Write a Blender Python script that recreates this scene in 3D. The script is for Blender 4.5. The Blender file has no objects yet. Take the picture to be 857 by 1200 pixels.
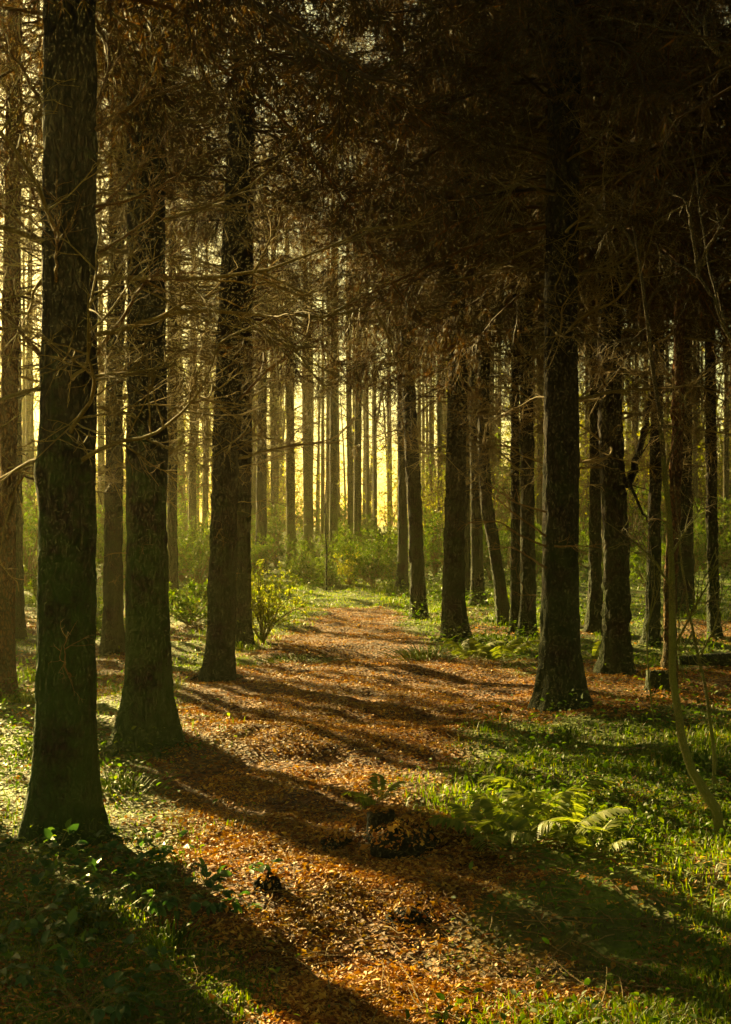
import bpy, math, random
import numpy as np
from mathutils import Vector, Matrix, Euler

random.seed(7)
RNG = np.random.default_rng(11)
SC = bpy.context.scene
COL = SC.collection
PI = math.pi

# ------------------------------------------------------------------ camera numbers
FPX, CX, HY, CAMZ = 1400.0, 428.5, 615.0, 1.65     # focal length (px of the 857x1200 photo), centre, horizon, eye height
SUN_AZ = math.radians(-34.7)                          # measured from +Y, negative = to the left
SUN_EL = math.radians(19)
SUNV = Vector((math.sin(SUN_AZ)*math.cos(SUN_EL), math.cos(SUN_AZ)*math.cos(SUN_EL), math.sin(SUN_EL)))

# ------------------------------------------------------------------ noise
def _hash(ix, iy, iz, seed):
    h = (ix*374761393 + iy*668265263 + iz*2147483647 + seed*1274126177) & 0xFFFFFFFF
    h = ((h ^ (h >> 13)) * 1274126177) & 0xFFFFFFFF
    h = ((h ^ (h >> 16)) * 2246822519) & 0xFFFFFFFF
    return ((h ^ (h >> 15)) & 0xFFFF) / 65535.0

def vnoise(x, y, z=0.0, seed=0):
    x, y, z = np.broadcast_arrays(np.asarray(x, float), np.asarray(y, float), np.asarray(z, float))
    fx, fy, fz = np.floor(x), np.floor(y), np.floor(z)
    ix, iy, iz = fx.astype(np.int64), fy.astype(np.int64), fz.astype(np.int64)
    u, v, w = x-fx, y-fy, z-fz
    u, v, w = u*u*(3-2*u), v*v*(3-2*v), w*w*(3-2*w)
    def H(a, b, c): return _hash(ix+a, iy+b, iz+c, seed)
    x00 = H(0,0,0)*(1-u)+H(1,0,0)*u; x10 = H(0,1,0)*(1-u)+H(1,1,0)*u
    x01 = H(0,0,1)*(1-u)+H(1,0,1)*u; x11 = H(0,1,1)*(1-u)+H(1,1,1)*u
    return (x00*(1-v)+x10*v)*(1-w)+(x01*(1-v)+x11*v)*w

def fbm(x, y, z=0.0, seed=0, oct=4):
    s, a, t = 0.0, 1.0, 0.0
    for k in range(oct):
        s = s + a*vnoise(np.asarray(x)*2**k, np.asarray(y)*2**k, np.asarray(z)*2**k, seed+k*17); t += a; a *= .5
    return s/t

def smooth(a, b, x):
    t = np.clip((np.asarray(x, float)-a)/(b-a), 0, 1); return t*t*(3-2*t)

# ------------------------------------------------------------------ the ground's shape and cover
PY = np.array([-5, 3.5, 4.8, 6.0, 8.0, 10., 12.5, 16., 20., 24., 27.])
PL = np.array([-.7, -.7, -.75, -1.0, -1.3, -1.6, -1.8, -1.25, -1.2, -1.15, -.9])
PR = np.array([.9, .75, .6, .5, .7, 1.2, 1.9, 1.1, .75, .75, .4])
MOUNDS = [(-1.0, 9.0, .10, .8), (1.35, 6.6, .07, .6), (.95, 5.0, .05, .7), (2.2, 8.2, .08, .9), (-2.4, 5.2, .06, .8), (.16, 6.15, .13, .24), (.42, 5.95, .08, .22)]

def terrain(x, y):
    x, y = np.asarray(x, float), np.asarray(y, float)
    h = (fbm(x*.22, y*.22, 0, 3, 3)-.5)*.30*smooth(2, 12, np.hypot(x, y-6)+3)
    h = h + (fbm(x*1.1, y*1.1, 0, 9, 3)-.5)*.17 + (fbm(x*3.5, y*3.5, 0, 19, 3)-.5)*.07
    d = np.abs(x-np.interp(y, PY, (PL+PR)/2))
    h = h + .05*smooth(.9, 2.2, d)*smooth(30, 20, y)
    h = h + .018*np.clip(y-24, 0, 60)
    for mx, my, mh, mr in MOUNDS:
        h = h + mh*np.exp(-((x-mx)**2+(y-my)**2)/(mr*mr))
    return h

def litter_mask(x, y):
    x, y = np.asarray(x, float), np.asarray(y, float)
    l, r = np.interp(y, PY, PL), np.interp(y, PY, PR)
    n = (fbm(x*.9, y*.9, 0, 41, 4)-.5)*1.6
    e = np.minimum(x-l, r-x)+n
    m = smooth(-.30, .35, e)*smooth(25.8, 24.6, y)
    # leaves blown under the trees left of the path and by the big tree on the right
    m2 = smooth(.53, .64, fbm(x*.55, y*.55, 0, 77, 4)+.16*np.exp(-((y-12)/3.5)**2)-.30*smooth(.7, 1.3, x)*smooth(8.6, 7.2, y)-.16*smooth(-.9, -1.3, x)*smooth(8, 6, y)-.14*smooth(-1.35, -1.8, x)*smooth(13, 10, y))*smooth(26, 17, y)
    return np.clip(np.maximum(m, m2*.85), 0, 1)

def grass_mask(x, y):
    x, y = np.asarray(x, float), np.asarray(y, float)
    g = (1-litter_mask(x, y))
    patch = smooth(.42, .62, fbm(x*.7, y*.7, 0, 55, 4))
    return np.clip(g*(.16+.84*patch), 0, 1)

def gh(x, y): return float(terrain(np.array([x]), np.array([y]))[0])

def ground_at(px, py):
    """point of the ground seen at a pixel of the photo"""
    Y = FPX*CAMZ/max(py-HY, 8)
    for _ in range(12):
        x = (px-CX)/FPX*Y
        Y = .5*Y+.5*FPX*(CAMZ-gh(x, Y))/max(py-HY, 8)
    x = (px-CX)/FPX*Y
    return x, Y, gh(x, Y)

def at(px, py, Y): return Vector(((px-CX)/FPX*Y, Y, CAMZ-(py-HY)/FPX*Y))

# ------------------------------------------------------------------ mesh builder
class MB:
    def __init__(s): s.v, s.f, s.n, s.attr = [], [], 0, []
    def add(s, V, F, a=None):
        V = np.asarray(V, np.float32).reshape(-1, 3); F = np.asarray(F, np.int64)
        s.v.append(V); s.f.append(F+s.n); s.n += len(V)
        s.attr.append(np.full(len(V), 0 if a is None else a, np.float32) if np.ndim(a) == 0 else np.asarray(a, np.float32))
    def mesh(s, name, mat, smooth_=True, attr=None):
        me = bpy.data.meshes.new(name)
        V = np.concatenate(s.v)
        me.vertices.add(len(V)); me.vertices.foreach_set('co', V.ravel())
        idx = np.concatenate([f.ravel() for f in s.f]).astype(np.int32)
        tot = np.concatenate([np.full(len(f), f.shape[1], np.int32) for f in s.f])
        st = np.concatenate([[0], np.cumsum(tot)[:-1]]).astype(np.int32)
        me.loops.add(len(idx)); me.loops.foreach_set('vertex_index', idx)
        me.polygons.add(len(tot)); me.polygons.foreach_set('loop_start', st); me.polygons.foreach_set('loop_total', tot)
        me.polygons.foreach_set('use_smooth', np.full(len(tot), smooth_))
        if attr:
            at_ = me.attributes.new(attr, 'FLOAT', 'POINT'); at_.data.foreach_set('value', np.concatenate(s.attr))
        me.update(calc_edges=True); me.validate()
        me.materials.append(mat)
        return me
    def tris(s): return sum(len(f)*(f.shape[1]-2) for f in s.f)

def norm(a): return a/np.maximum(np.linalg.norm(a, axis=-1, keepdims=True), 1e-9)

def tubes(mb, P, R, sides=3, a=None):
    """M tubes of K points: P (M,K,3), R (M,K)"""
    P = np.asarray(P, float); M, K, _ = P.shape
    T = np.empty_like(P); T[:, 1:-1] = P[:, 2:]-P[:, :-2]; T[:, 0] = P[:, 1]-P[:, 0]; T[:, -1] = P[:, -1]-P[:, -2]
    T = norm(T)
    ref = np.where(np.abs(norm(P[:, -1]-P[:, 0])[:, 2:3]) > .8, np.array([[1., 0, 0]]), np.array([[0, 0, 1.]]))[:, None, :]
    A = norm(np.cross(T, ref)); B = np.cross(T, A)
    ang = np.arange(sides)*2*PI/sides
    V = P[:, :, None, :]+R[:, :, None, None]*(A[:, :, None, :]*np.cos(ang)[None, None, :, None]+B[:, :, None, :]*np.sin(ang)[None, None, :, None])
    base = (np.arange(M)*K*sides)[:, None, None]
    k = np.arange(K-1)[None, :, None]*sides; j = np.arange(sides)[None, None, :]; j2 = (j+1) % sides
    F = np.stack([base+k+j, base+k+j2, base+k+sides+j2, base+k+sides+j], -1).reshape(-1, 4)
    mb.add(V, F, 0 if a is None else np.repeat(a, K*sides))

def grow(P, n, L, ang, grav=0., K=5, t0=.12, wob=.25, flat=.6, rng=RNG, Lfall=.5):
    """n children on each of M parent paths -> (M*n,K,3)"""
    M, KP, _ = P.shape
    t = rng.uniform(t0, 1, (M, n)); f = t*(KP-1); i = np.clip(f.astype(int), 0, KP-2); u = (f-i)[..., None]
    m = np.arange(M)[:, None]
    p = P[m, i]*(1-u)+P[m, i+1]*u
    tan = norm(P[m, i+1]-P[m, i])
    rnd = rng.normal(size=(M, n, 3)); rnd[..., 2] *= (1-flat)
    per = norm(rnd-(rnd*tan).sum(-1, keepdims=True)*tan)
    an = rng.normal(ang, .22, (M, n, 1))
    d = norm(tan*np.cos(an)+per*np.sin(an)).reshape(-1, 3)
    p = p.reshape(-1, 3)
    ln = (L*rng.uniform(.45, 1.15, (M, n))*(1-Lfall*t)).reshape(-1, 1)
    out = [p]
    for _ in range(K-1):
        d = norm(d+rng.normal(size=d.shape)*wob+np.array([0, 0, grav]))
        p = p+d*ln/(K-1); out.append(p)
    return np.stack(out, 1)

def path(L, K, d, grav, wob, rng=RNG):
    p, d = np.zeros(3), np.array(d, float); out = [p]
    for k in range(K-1):
        d = d+rng.normal(size=3)*wob+np.array([0, 0, grav[k*len(grav)//(K-1)]]); d /= np.linalg.norm(d)
        p = p+d*L/(K-1); out.append(p)
    return np.stack(out)[None]

def taper(M, K, r0, r1): return np.repeat(np.linspace(r0, r1, K)[None], M, 0)

def blades(mb, base, d, L, W, side=None, a=None, rng=RNG):
    """thin pointed triangles (needles)"""
    M = len(base)
    if side is None: side = norm(np.cross(d, rng.normal(size=(M, 3))))
    V = np.stack([base-side*W[:, None]*.5, base+side*W[:, None]*.5, base+d*L[:, None]], 1)
    mb.add(V, np.arange(M*3).reshape(-1, 3), 0 if a is None else np.repeat(a, 3))

def leaves(mb, p, d, nrm, L, W, fold=.25, a=None):
    """ovate leaves: base, 2+2 side points, tip, folded along the midrib"""
    s = norm(np.cross(d, nrm)); n = norm(np.cross(s, d)); L = L[:, None]; W = W[:, None]
    droop = -n*L*.12
    V = np.stack([p, p+d*L*.30+s*W*.42+n*W*fold, p+d*L*.68+s*W*.34+n*W*fold+droop*.4, p+d*L+droop*1.3,
                  p+d*L*.68-s*W*.34+n*W*fold+droop*.4, p+d*L*.30-s*W*.42+n*W*fold, p+d*L*.5], 1)
    M = len(p); b = (np.arange(M)*7)[:, None, None]
    F = np.array([[0, 1, 6, 5], [1, 2, 3, 6], [6, 3, 4, 5]])[None]
    mb.add(V, (b+F).reshape(-1, 4), 0 if a is None else np.repeat(a, 7))

# ------------------------------------------------------------------ materials
def new_mat(name):
    m = bpy.data.materials.new(name); m.use_nodes = True; nt = m.node_tree; nt.nodes.clear()
    o = nt.nodes.new('ShaderNodeOutputMaterial'); return m, nt, o
def N(nt, t, **k):
    n = nt.nodes.new(t)
    for a, b in k.items():
        if a.startswith('i_'): n.inputs[a[2:].replace('_', ' ')].default_value = b
        else: setattr(n, a, b)
    return n
def ramp(nt, fac, stops):
    r = nt.nodes.new('ShaderNodeValToRGB'); e = r.color_ramp.elements
    while len(e) < len(stops): e.new(.5)
    for q, (p, c) in zip(e, stops): q.position = p; q.color = (*c, 1)
    nt.links.new(fac, r.inputs[0]); return r.outputs[0]
def mix(nt, fac, a, b, blend='MIX'):
    m = nt.nodes.new('ShaderNodeMix'); m.data_type = 'RGBA'; m.blend_type = blend
    for s, v in ((0, fac), (6, a), (7, b)):
        if isinstance(v, (int, float)): m.inputs[s].default_value = v
        elif isinstance(v, tuple): m.inputs[s].default_value = (*v, 1)
        else: nt.links.new(v, m.inputs[s])
    return m.outputs[2]

def mat_bark(name, dark, light, moss, moss_amt, scale=1.0, rough=.9, bump=.9):
    m, nt, o = new_mat(name)
    tc = N(nt, 'ShaderNodeTexCoord'); mp = N(nt, 'ShaderNodeMapping'); mp.inputs['Scale'].default_value = (scale*14, scale*14, scale*7.5)
    nt.links.new(tc.outputs['Object'], mp.inputs[0])
    v = N(nt, 'ShaderNodeTexVoronoi', feature='DISTANCE_TO_EDGE'); v.inputs['Scale'].default_value = 2.2
    n0 = N(nt, 'ShaderNodeTexNoise'); n0.inputs['Scale'].default_value = 1.1; n0.inputs['Detail'].default_value = 9; n0.inputs['Roughness'].default_value = .65
    nt.links.new(mp.outputs[0], n0.inputs[0])
    wv = N(nt, 'ShaderNodeVectorMath', operation='ADD'); sc = N(nt, 'ShaderNodeVectorMath', operation='SCALE'); sc.inputs['Scale'].default_value = .8
    nt.links.new(n0.outputs['Color'], sc.inputs[0]); nt.links.new(mp.outputs[0], wv.inputs[0]); nt.links.new(sc.outputs[0], wv.inputs[1])
    nt.links.new(wv.outputs[0], v.inputs['Vector'])
    col = ramp(nt, v.outputs['Distance'], [(0, tuple(c*.35 for c in dark)), (.10, dark), (.45, light)])
    n1 = N(nt, 'ShaderNodeTexNoise'); n1.inputs['Scale'].default_value = 3.2; n1.inputs['Detail'].default_value = 6
    nt.links.new(tc.outputs['Object'], n1.inputs[0])
    var = ramp(nt, n1.outputs['Fac'], [(.3, (.55, .5, .45)), (.7, (1.25, 1.15, 1.0))])
    col = mix(nt, 1.0, col, var, 'MULTIPLY')
    # moss patches, thickest towards the foot of the trunk
    sep = N(nt, 'ShaderNodeSeparateXYZ'); nt.links.new(tc.outputs['Object'], sep.inputs[0])
    mr = N(nt, 'ShaderNodeMapRange'); mr.inputs[1].default_value = 3.4; mr.inputs[2].default_value = .1; mr.inputs[3].default_value = -.14; mr.inputs[4].default_value = .22
    nt.links.new(sep.outputs['Z'], mr.inputs[0])
    n2 = N(nt, 'ShaderNodeTexNoise'); n2.inputs['Scale'].default_value = 2.4; n2.inputs['Detail'].default_value = 9; n2.inputs['Roughness'].default_value = .7
    nt.links.new(tc.outputs['Object'], n2.inputs[0])
    ad = N(nt, 'ShaderNodeMath', operation='ADD'); nt.links.new(n2.outputs['Fac'], ad.inputs[0]); nt.links.new(mr.outputs[0], ad.inputs[1])
    mk = N(nt, 'ShaderNodeMapRange'); mk.inputs[1].default_value = .50; mk.inputs[2].default_value = .66; mk.inputs[4].default_value = moss_amt; mk.clamp = True
    nt.links.new(ad.outputs[0], mk.inputs[0])
    col = mix(nt, mk.outputs[0], col, moss)
    b = N(nt, 'ShaderNodeBsdfPrincipled'); nt.links.new(col, b.inputs['Base Color']); b.inputs['Roughness'].default_value = rough
    b.inputs['Specular IOR Level'].default_value = .25
    bp = N(nt, 'ShaderNodeBump'); bp.inputs['Strength'].default_value = bump; bp.inputs['Distance'].default_value = .05
    hm = N(nt, 'ShaderNodeMath', operation='MULTIPLY_ADD'); hm.inputs[1].default_value = .7
    nt.links.new(n0.outputs['Fac'], hm.inputs[0]); nt.links.new(v.outputs['Distance'], hm.inputs[2])
    nt.links.new(hm.outputs[0], bp.inputs['Height']); nt.links.new(bp.outputs[0], b.inputs['Normal'])
    nt.links.new(b.outputs[0], o.inputs[0]); return m

def mat_leaf(name, stops, trans=.45, rough=.45, spec=.4, noise=None):
    m, nt, o = new_mat(name)
    g = N(nt, 'ShaderNodeNewGeometry')
    col = ramp(nt, g.outputs['Random Per Island'], stops)
    if noise:
        tc = N(nt, 'ShaderNodeTexCoord'); n = N(nt, 'ShaderNodeTexNoise'); n.inputs['Scale'].default_value = noise; n.inputs['Detail'].default_value = 3
        nt.links.new(tc.outputs['Object'], n.inputs[0])
        col = mix(nt, 1.0, col, ramp(nt, n.outputs['Fac'], [(.35, (.55, .6, .5)), (.65, (1.3, 1.25, 1.1))]), 'MULTIPLY')
    b = N(nt, 'ShaderNodeBsdfPrincipled'); b.inputs['Roughness'].default_value = rough; b.inputs['Specular IOR Level'].default_value = spec
    nt.links.new(col, b.inputs['Base Color'])
    if trans:
        t = N(nt, 'ShaderNodeBsdfTranslucent'); nt.links.new(mix(nt, 1., col, (1.5, 1.55, .9), 'MULTIPLY'), t.inputs[0])
        ms = N(nt, 'ShaderNodeMixShader'); ms.inputs[0].default_value = trans
        nt.links.new(b.outputs[0], ms.inputs[1]); nt.links.new(t.outputs[0], ms.inputs[2]); nt.links.new(ms.outputs[0], o.inputs[0])
    else: nt.links.new(b.outputs[0], o.inputs[0])
    return m

BARK = mat_bark('conifer bark', (.026, .018, .012), (.066, .046, .030), (.030, .050, .012), .75)
BARK_MOSS = mat_bark('mossy conifer bark', (.024, .018, .012), (.060, .044, .030), (.040, .09, .016), .8)
BARK_RED = mat_bark('reddish pine bark', (.12, .055, .028), (.26, .12, .06), (.05, .08, .02), .35)
BARK_FAR = mat_bark('far bark with painted haze glow', (.09, .075, .035), (.22, .19, .08), (.14, .17, .04), .7)  # yellow of the sunlit haze is put into this bark's colour
TWIG = mat_bark('dead twig bark', (.17, .09, .035), (.36, .21, .085), (.22, .17, .06), .5, 4.0, .8, .4)
SAPBARK = mat_bark('mossy sapling bark', (.09, .065, .03), (.28, .20, .09), (.19, .21, .04), .7, 4.0, .7, .5)
NEEDLE = mat_leaf('brown hanging needles', [(0, (.045, .022, .008)), (.5, (.080, .038, .011)), (.8, (.06, .046, .012)), (1, (.20, .07, .018))], .30, .6, .2)
LITTER = mat_leaf('fallen leaves', [(0, (.12, .035, .010)), (.3, (.30, .105, .022)), (.6, (.44, .205, .045)), (.85, (.60, .35, .09)), (1, (.20, .07, .03))], .15, .6, .2, 1.7)
GRASS = mat_leaf('grass blades', [(0, (.06, .12, .012)), (.5, (.12, .19, .018)), (.9, (.20, .24, .028)), (1, (.30, .23, .05))], .45, .5, .3, .8)
HERB = mat_leaf('ground cover leaves', [(0, (.04, .09, .014)), (.6, (.08, .15, .02)), (1, (.15, .20, .03))], .45, .55, .25, 1.1)
BRAMBLE = mat_leaf('bramble leaves', [(0, (.03, .085, .02)), (.6, (.05, .12, .025)), (1, (.09, .16, .035))], .42, .38, .45)
FERN = mat_leaf('fern fronds', [(0, (.12, .17, .028)), (1, (.24, .26, .05))], .5, .5, .3)
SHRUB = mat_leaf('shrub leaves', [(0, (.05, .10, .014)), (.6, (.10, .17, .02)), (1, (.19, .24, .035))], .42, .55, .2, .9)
SAPLEAF = mat_leaf('sapling leaves', [(0, (.12, .17, .025)), (.6, (.23, .26, .04)), (1, (.36, .33, .06))], .55, .4, .4)
WOODCUT = mat_bark('weathered cut wood', (.10, .07, .04), (.2, .15, .09), (.05, .07, .02), .5, 3)
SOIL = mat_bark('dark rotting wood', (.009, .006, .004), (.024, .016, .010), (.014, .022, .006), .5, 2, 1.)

def ground_mat():
    m, nt, o = new_mat('forest floor')
    at_ = N(nt, 'ShaderNodeAttribute', attribute_name='litter'); tc = N(nt, 'ShaderNodeTexCoord')
    v = N(nt, 'ShaderNodeTexVoronoi'); v.inputs['Scale'].default_value = 26; nt.links.new(tc.outputs['Object'], v.inputs['Vector'])
    sp = N(nt, 'ShaderNodeSeparateColor'); nt.links.new(v.outputs['Color'], sp.inputs[0])
    leaf = ramp(nt, sp.outputs[0], [(0, (.04, .016, .007)), (.4, (.11, .042, .014)), (.8, (.22, .09, .025)), (1, (.30, .14, .04))])
    n = N(nt, 'ShaderNodeTexNoise'); n.inputs['Scale'].default_value = 2.2; n.inputs['Detail'].default_value = 8; nt.links.new(tc.outputs['Object'], n.inputs[0])
    moss = ramp(nt, n.outputs['Fac'], [(.3, (.055, .035, .010)), (.46, (.075, .10, .014)), (.7, (.13, .18, .022))])
    leaf = mix(nt, 1., leaf, ramp(nt, n.outputs['Fac'], [(.3, (.6, .55, .5)), (.7, (1.15, 1.1, 1.))]), 'MULTIPLY')
    col = mix(nt, at_.outputs['Fac'], moss, leaf)
    b = N(nt, 'ShaderNodeBsdfPrincipled'); b.inputs['Roughness'].default_value = .75; b.inputs['Specular IOR Level'].default_value = .25
    nt.links.new(col, b.inputs['Base Color'])
    bp = N(nt, 'ShaderNodeBump'); bp.inputs['Strength'].default_value = .8; bp.inputs['Distance'].default_value = .03
    n3 = N(nt, 'ShaderNodeTexNoise'); n3.inputs['Scale'].default_value = 24; n3.inputs['Detail'].default_value = 6; nt.links.new(tc.outputs['Object'], n3.inputs[0])
    ad = N(nt, 'ShaderNodeMath', operation='ADD'); nt.links.new(n3.outputs['Fac'], ad.inputs[0]); nt.links.new(v.outputs['Distance'], ad.inputs[1])
    nt.links.new(ad.outputs[0], bp.inputs['Height']); nt.links.new(bp.outputs[0], b.inputs['Normal'])
    nt.links.new(b.outputs[0], o.inputs[0]); return m

# ------------------------------------------------------------------ objects
def link(name, me, parent=None, loc=(0, 0, 0), rot=(0, 0, 0), scale=(1, 1, 1)):
    o = bpy.data.objects.new(name, me); COL.objects.link(o); o.parent = parent
    o.location = loc; o.rotation_euler = rot; o.scale = scale; return o
def tag(o, label=None, cat=None, group=None, kind=None):
    for k, v in (('label', label), ('category', cat), ('group', group), ('kind', kind)):
        if v: o[k] = v
    return o
def thing(name, label, cat, loc=(0, 0, 0), rz=0, group=None, s=1.0):
    o = bpy.data.objects.new(name, None); COL.objects.link(o); o.empty_display_size = .2
    o.location = loc; o.rotation_euler = (0, 0, rz); o.scale = (s, s, s); return tag(o, label, cat, group)
KIDS = {}
def copy_thing(src, loc, rz, s=1.0, label=None):
    c = src.copy(); COL.objects.link(c); c.location = loc; c.rotation_euler = (0, 0, rz); c.scale = (s, s, s)
    if label: c['label'] = label
    for ch in src.children:
        d = ch.copy(); COL.objects.link(d); d.parent = c
    return c

# ------------------------------------------------------------------ ground
def axis(lo, hi, c0, c1, fine, g=1.12):
    a = list(np.arange(c0, c1, fine)); st = fine; p = a[-1]
    while p < hi: st *= g; p += st; a.append(p)
    st = fine; p = a[0]
    while p > lo: st *= g; p -= st; a.insert(0, p)
    return np.array(a)
gx = axis(-350, 350, -7, 7, .06); gy = axis(-60, 500, 2.5, 27, .075)
X, Yg = np.meshgrid(gx, gy); Zg = terrain(X, Yg)
g = MB(); nx, ny = len(gx), len(gy)
ii = (np.arange(ny-1)[:, None]*nx+np.arange(nx-1)[None, :]).ravel()
g.add(np.stack([X, Yg, Zg], -1), np.stack([ii, ii+1, ii+nx+1, ii+nx], 1), litter_mask(X, Yg).ravel())
tag(link('forest_floor', g.mesh('forest_floor', ground_mat(), True, 'litter')), 'forest floor of brown leaves, moss and soil with a worn path', None, None, 'structure')

# ------------------------------------------------------------------ trunk meshes
def trunk_mesh(name, P, R, mat, seed=0, sides=28, flare=1.7, dz=.05, bump=.03, knots=6):
    """P: list of (x,y,z) on the trunk axis, R radii there; flared, buttressed, lumpy"""
    P = np.array(P, float); R = np.array(R, float)
    s = P[:, 2]; zs = np.arange(s[0], s[-1], dz)
    if len(zs) > 40: zs = np.concatenate([zs[zs < 8], np.arange(8, s[-1], .35)]) if s[-1] > 9 else zs
    def sp(v):
        # smooth interpolation
        k = np.interp(zs, s, v); ker = np.hanning(9); ker /= ker.sum()
        return np.convolve(np.pad(k, 4, 'edge'), ker, 'valid') if len(zs) > 9 else k
    cx, cy, r = sp(P[:, 0]), sp(P[:, 1]), sp(R)
    a = np.arange(sides)*2*PI/sides
    A, Z = np.meshgrid(a, zs)
    rr = np.repeat(r[:, None], sides, 1)
    h = np.maximum(Z-.0, 0)
    rng = np.random.default_rng(seed+5)
    but = sum(np.maximum(0, np.cos(A-q))**6*w for q, w in zip(rng.uniform(0, 2*PI, 6), rng.uniform(.25, .9, 6)))
    rr = rr*(1+(flare-1)*np.exp(-h/(.13+.10*but))*(.30+1.25*but)+(flare-1)*.20*np.exp(-h/.55))
    ca, sa = np.cos(A), np.sin(A)
    rr = rr*(1+(fbm(ca*1.3, sa*1.3, Z*.9, seed, 3)-.5)*.22)
    rr = rr+(fbm(ca*6, sa*6, Z*7.0, seed+3, 3)-.5)*bump*1.6-np.abs(fbm(ca*r[:, None]*26, sa*r[:, None]*26, Z*9, seed+8, 2)-.5)*bump*1.1
    for _ in range(knots):
        ka, kz = rng.uniform(0, 2*PI), rng.uniform(.6, 6); w = rng.uniform(.01, .035)
        da = np.angle(np.exp(1j*(A-ka)))
        rr = rr+w*np.exp(-(da/.4)**2-((Z-kz)/.10)**2)
    V = np.stack([cx[:, None]+rr*ca, cy[:, None]+rr*sa, Z], -1)
    mb = MB(); K = len(zs); k = np.arange(K-1)[:, None]*sides; j = np.arange(sides)[None]; j2 = (j+1) % sides
    mb.add(V, np.stack([k+j, k+j2, k+sides+j2, k+sides+j], -1).reshape(-1, 4))
    return mb.mesh(name, mat)

# ------------------------------------------------------------------ dead limb shapes
def limb_mesh(seed, L=1.0, up=.25, n1=9, n2=4, n3=2, r0=.0095, wob=.10):
    rng = np.random.default_rng(seed); mb = MB()
    main = path(L, 12, (1, rng.normal(0, .1), up), [-.05, .03, .10], wob, rng)
    tubes(mb, main, taper(1, 12, r0, .0022), 6)
    c1 = grow(main, n1, L*.55, .85, .02, 7, .12, .11, .55, rng); tubes(mb, c1, taper(len(c1), 7, .0042, .0013), 4)
    c2 = grow(c1, n2, L*.24, .75, .0, 5, .1, .15, .4, rng); tubes(mb, c2, taper(len(c2), 5, .0024, .0010), 3)
    if n3:
        c3 = grow(c2, n3, L*.10, .8, -.05, 4, .1, .3, .2, rng); tubes(mb, c3, taper(len(c3), 4, .0018, .0008), 3)
    return mb.mesh('branch', TWIG)
LIMBS = [limb_mesh(100+i, 1., random.uniform(-.05, .45), 9, 5, 2) for i in range(8)]
LIMBS_BARE = [limb_mesh(200+i, 1., random.uniform(.25, .55), 5, 2, 2, .010, .13) for i in range(6)]

# ------------------------------------------------------------------ crowns
def crown_mesh(seed, z0, z1, rad, nl, foliage=1.0, dead=0., dd=9):
    """limbs round the trunk axis from z0 to z1 with hanging needle sprays; below z0 only dead twigs (dead = lowest height)"""
    rng = np.random.default_rng(seed); wood = MB()
    mb = MB()
    for i in range(nl):
        f = (i+rng.uniform(0, 1))/nl; z = z0+(z1-z0)*f
        L = rad*(1.05-.85*f**1.3)*rng.uniform(.65, 1.15); az = rng.uniform(0, 2*PI)
        main = path(L, 8, (math.cos(az), math.sin(az), rng.uniform(-.05, .35)), [-.10, -.04, .08], .12, rng)+np.array([0, 0, z])
        tubes(mb, main, taper(1, 8, .02, .004), 4)
        c1 = grow(main, int(9+5*L), .75, .9, -.10, 5, .15, .2, .6, rng); tubes(mb, c1, taper(len(c1), 5, .006, .002), 3)
        c2 = grow(c1, 4, .34, .9, -.28, 4, .1, .2, .2, rng)
        tubes(mb, c2, taper(len(c2), 4, .0035, .0015), 3)
        nn = int(15*foliage)
        if nn:
            allp = c2; M, K, _ = allp.shape
            t = rng.uniform(0, K-1.001, (M, nn)); q = t.astype(int); u = (t-q)[..., None]; m = np.arange(M)[:, None]
            p = (allp[m, q]*(1-u)+allp[m, q+1]*u).reshape(-1, 3); tn = norm(allp[m, q+1]-allp[m, q]).reshape(-1, 3)
            d = norm(tn*.9+rng.normal(size=p.shape)*.6+np.array([0, 0, -.35]))
            blades(mb, p, d, rng.uniform(.035, .085, len(p)), rng.uniform(.005, .010, len(p)), None, None, rng)
    # dead twigs under the green crown
    nd = int(max(0, (z0-dead))*dd) if dead else 0
    for i in range(nd):
        z = rng.uniform(dead, z0); L = rng.uniform(.5, 1.7)*(.6+.4*rng.random()); az = rng.uniform(0, 2*PI)
        main = path(L, 8, (math.cos(az), math.sin(az), rng.uniform(-.2, .4)), [-.06, .0, .08], .14, rng)+np.array([0, 0, z])
        tubes(mb, main, taper(1, 8, .012, .002), 4)
        c1 = grow(main, 7, L*.5, .85, .0, 5, .15, .13, .5, rng); tubes(mb, c1, taper(len(c1), 5, .0048, .0016), 3)
        c2 = grow(c1, 4, L*.2, .8, -.03, 4, .1, .28, .3, rng); tubes(mb, c2, taper(len(c2), 4, .0026, .0012), 3)
    return mb.mesh('crown', NEEDLE)
CROWN = [crown_mesh(300+i, 4.0+.25*i, 12.5, 2.8, 118, 1.7) for i in range(4)]             # dense, from about 4 m
CROWN_HI = [crown_mesh(330+i, 7.6, 14, 2.2, 64, 1.3, 2.4, 7) for i in range(3)]           # high crown over a long bare, twiggy stem
CROWN_MID = [crown_mesh(320+i, 5.3+.3*i, 12.8, 2.7, 100, 1.35, 3.4, 9) for i in range(3)]
CROWN_TOP = [crown_mesh(345, 11.6, 16, 1.6, 24, .8)]
CROWN_FAR = [crown_mesh(340+i, 11.6, 16, 1.6, 24, .8, 2.4, 4) for i in range(3)]
CROWN_DEAD = [crown_mesh(350+i, 6.2, 6.3, 1.0, 1, 0, 1.7) for i in range(2)]

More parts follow.
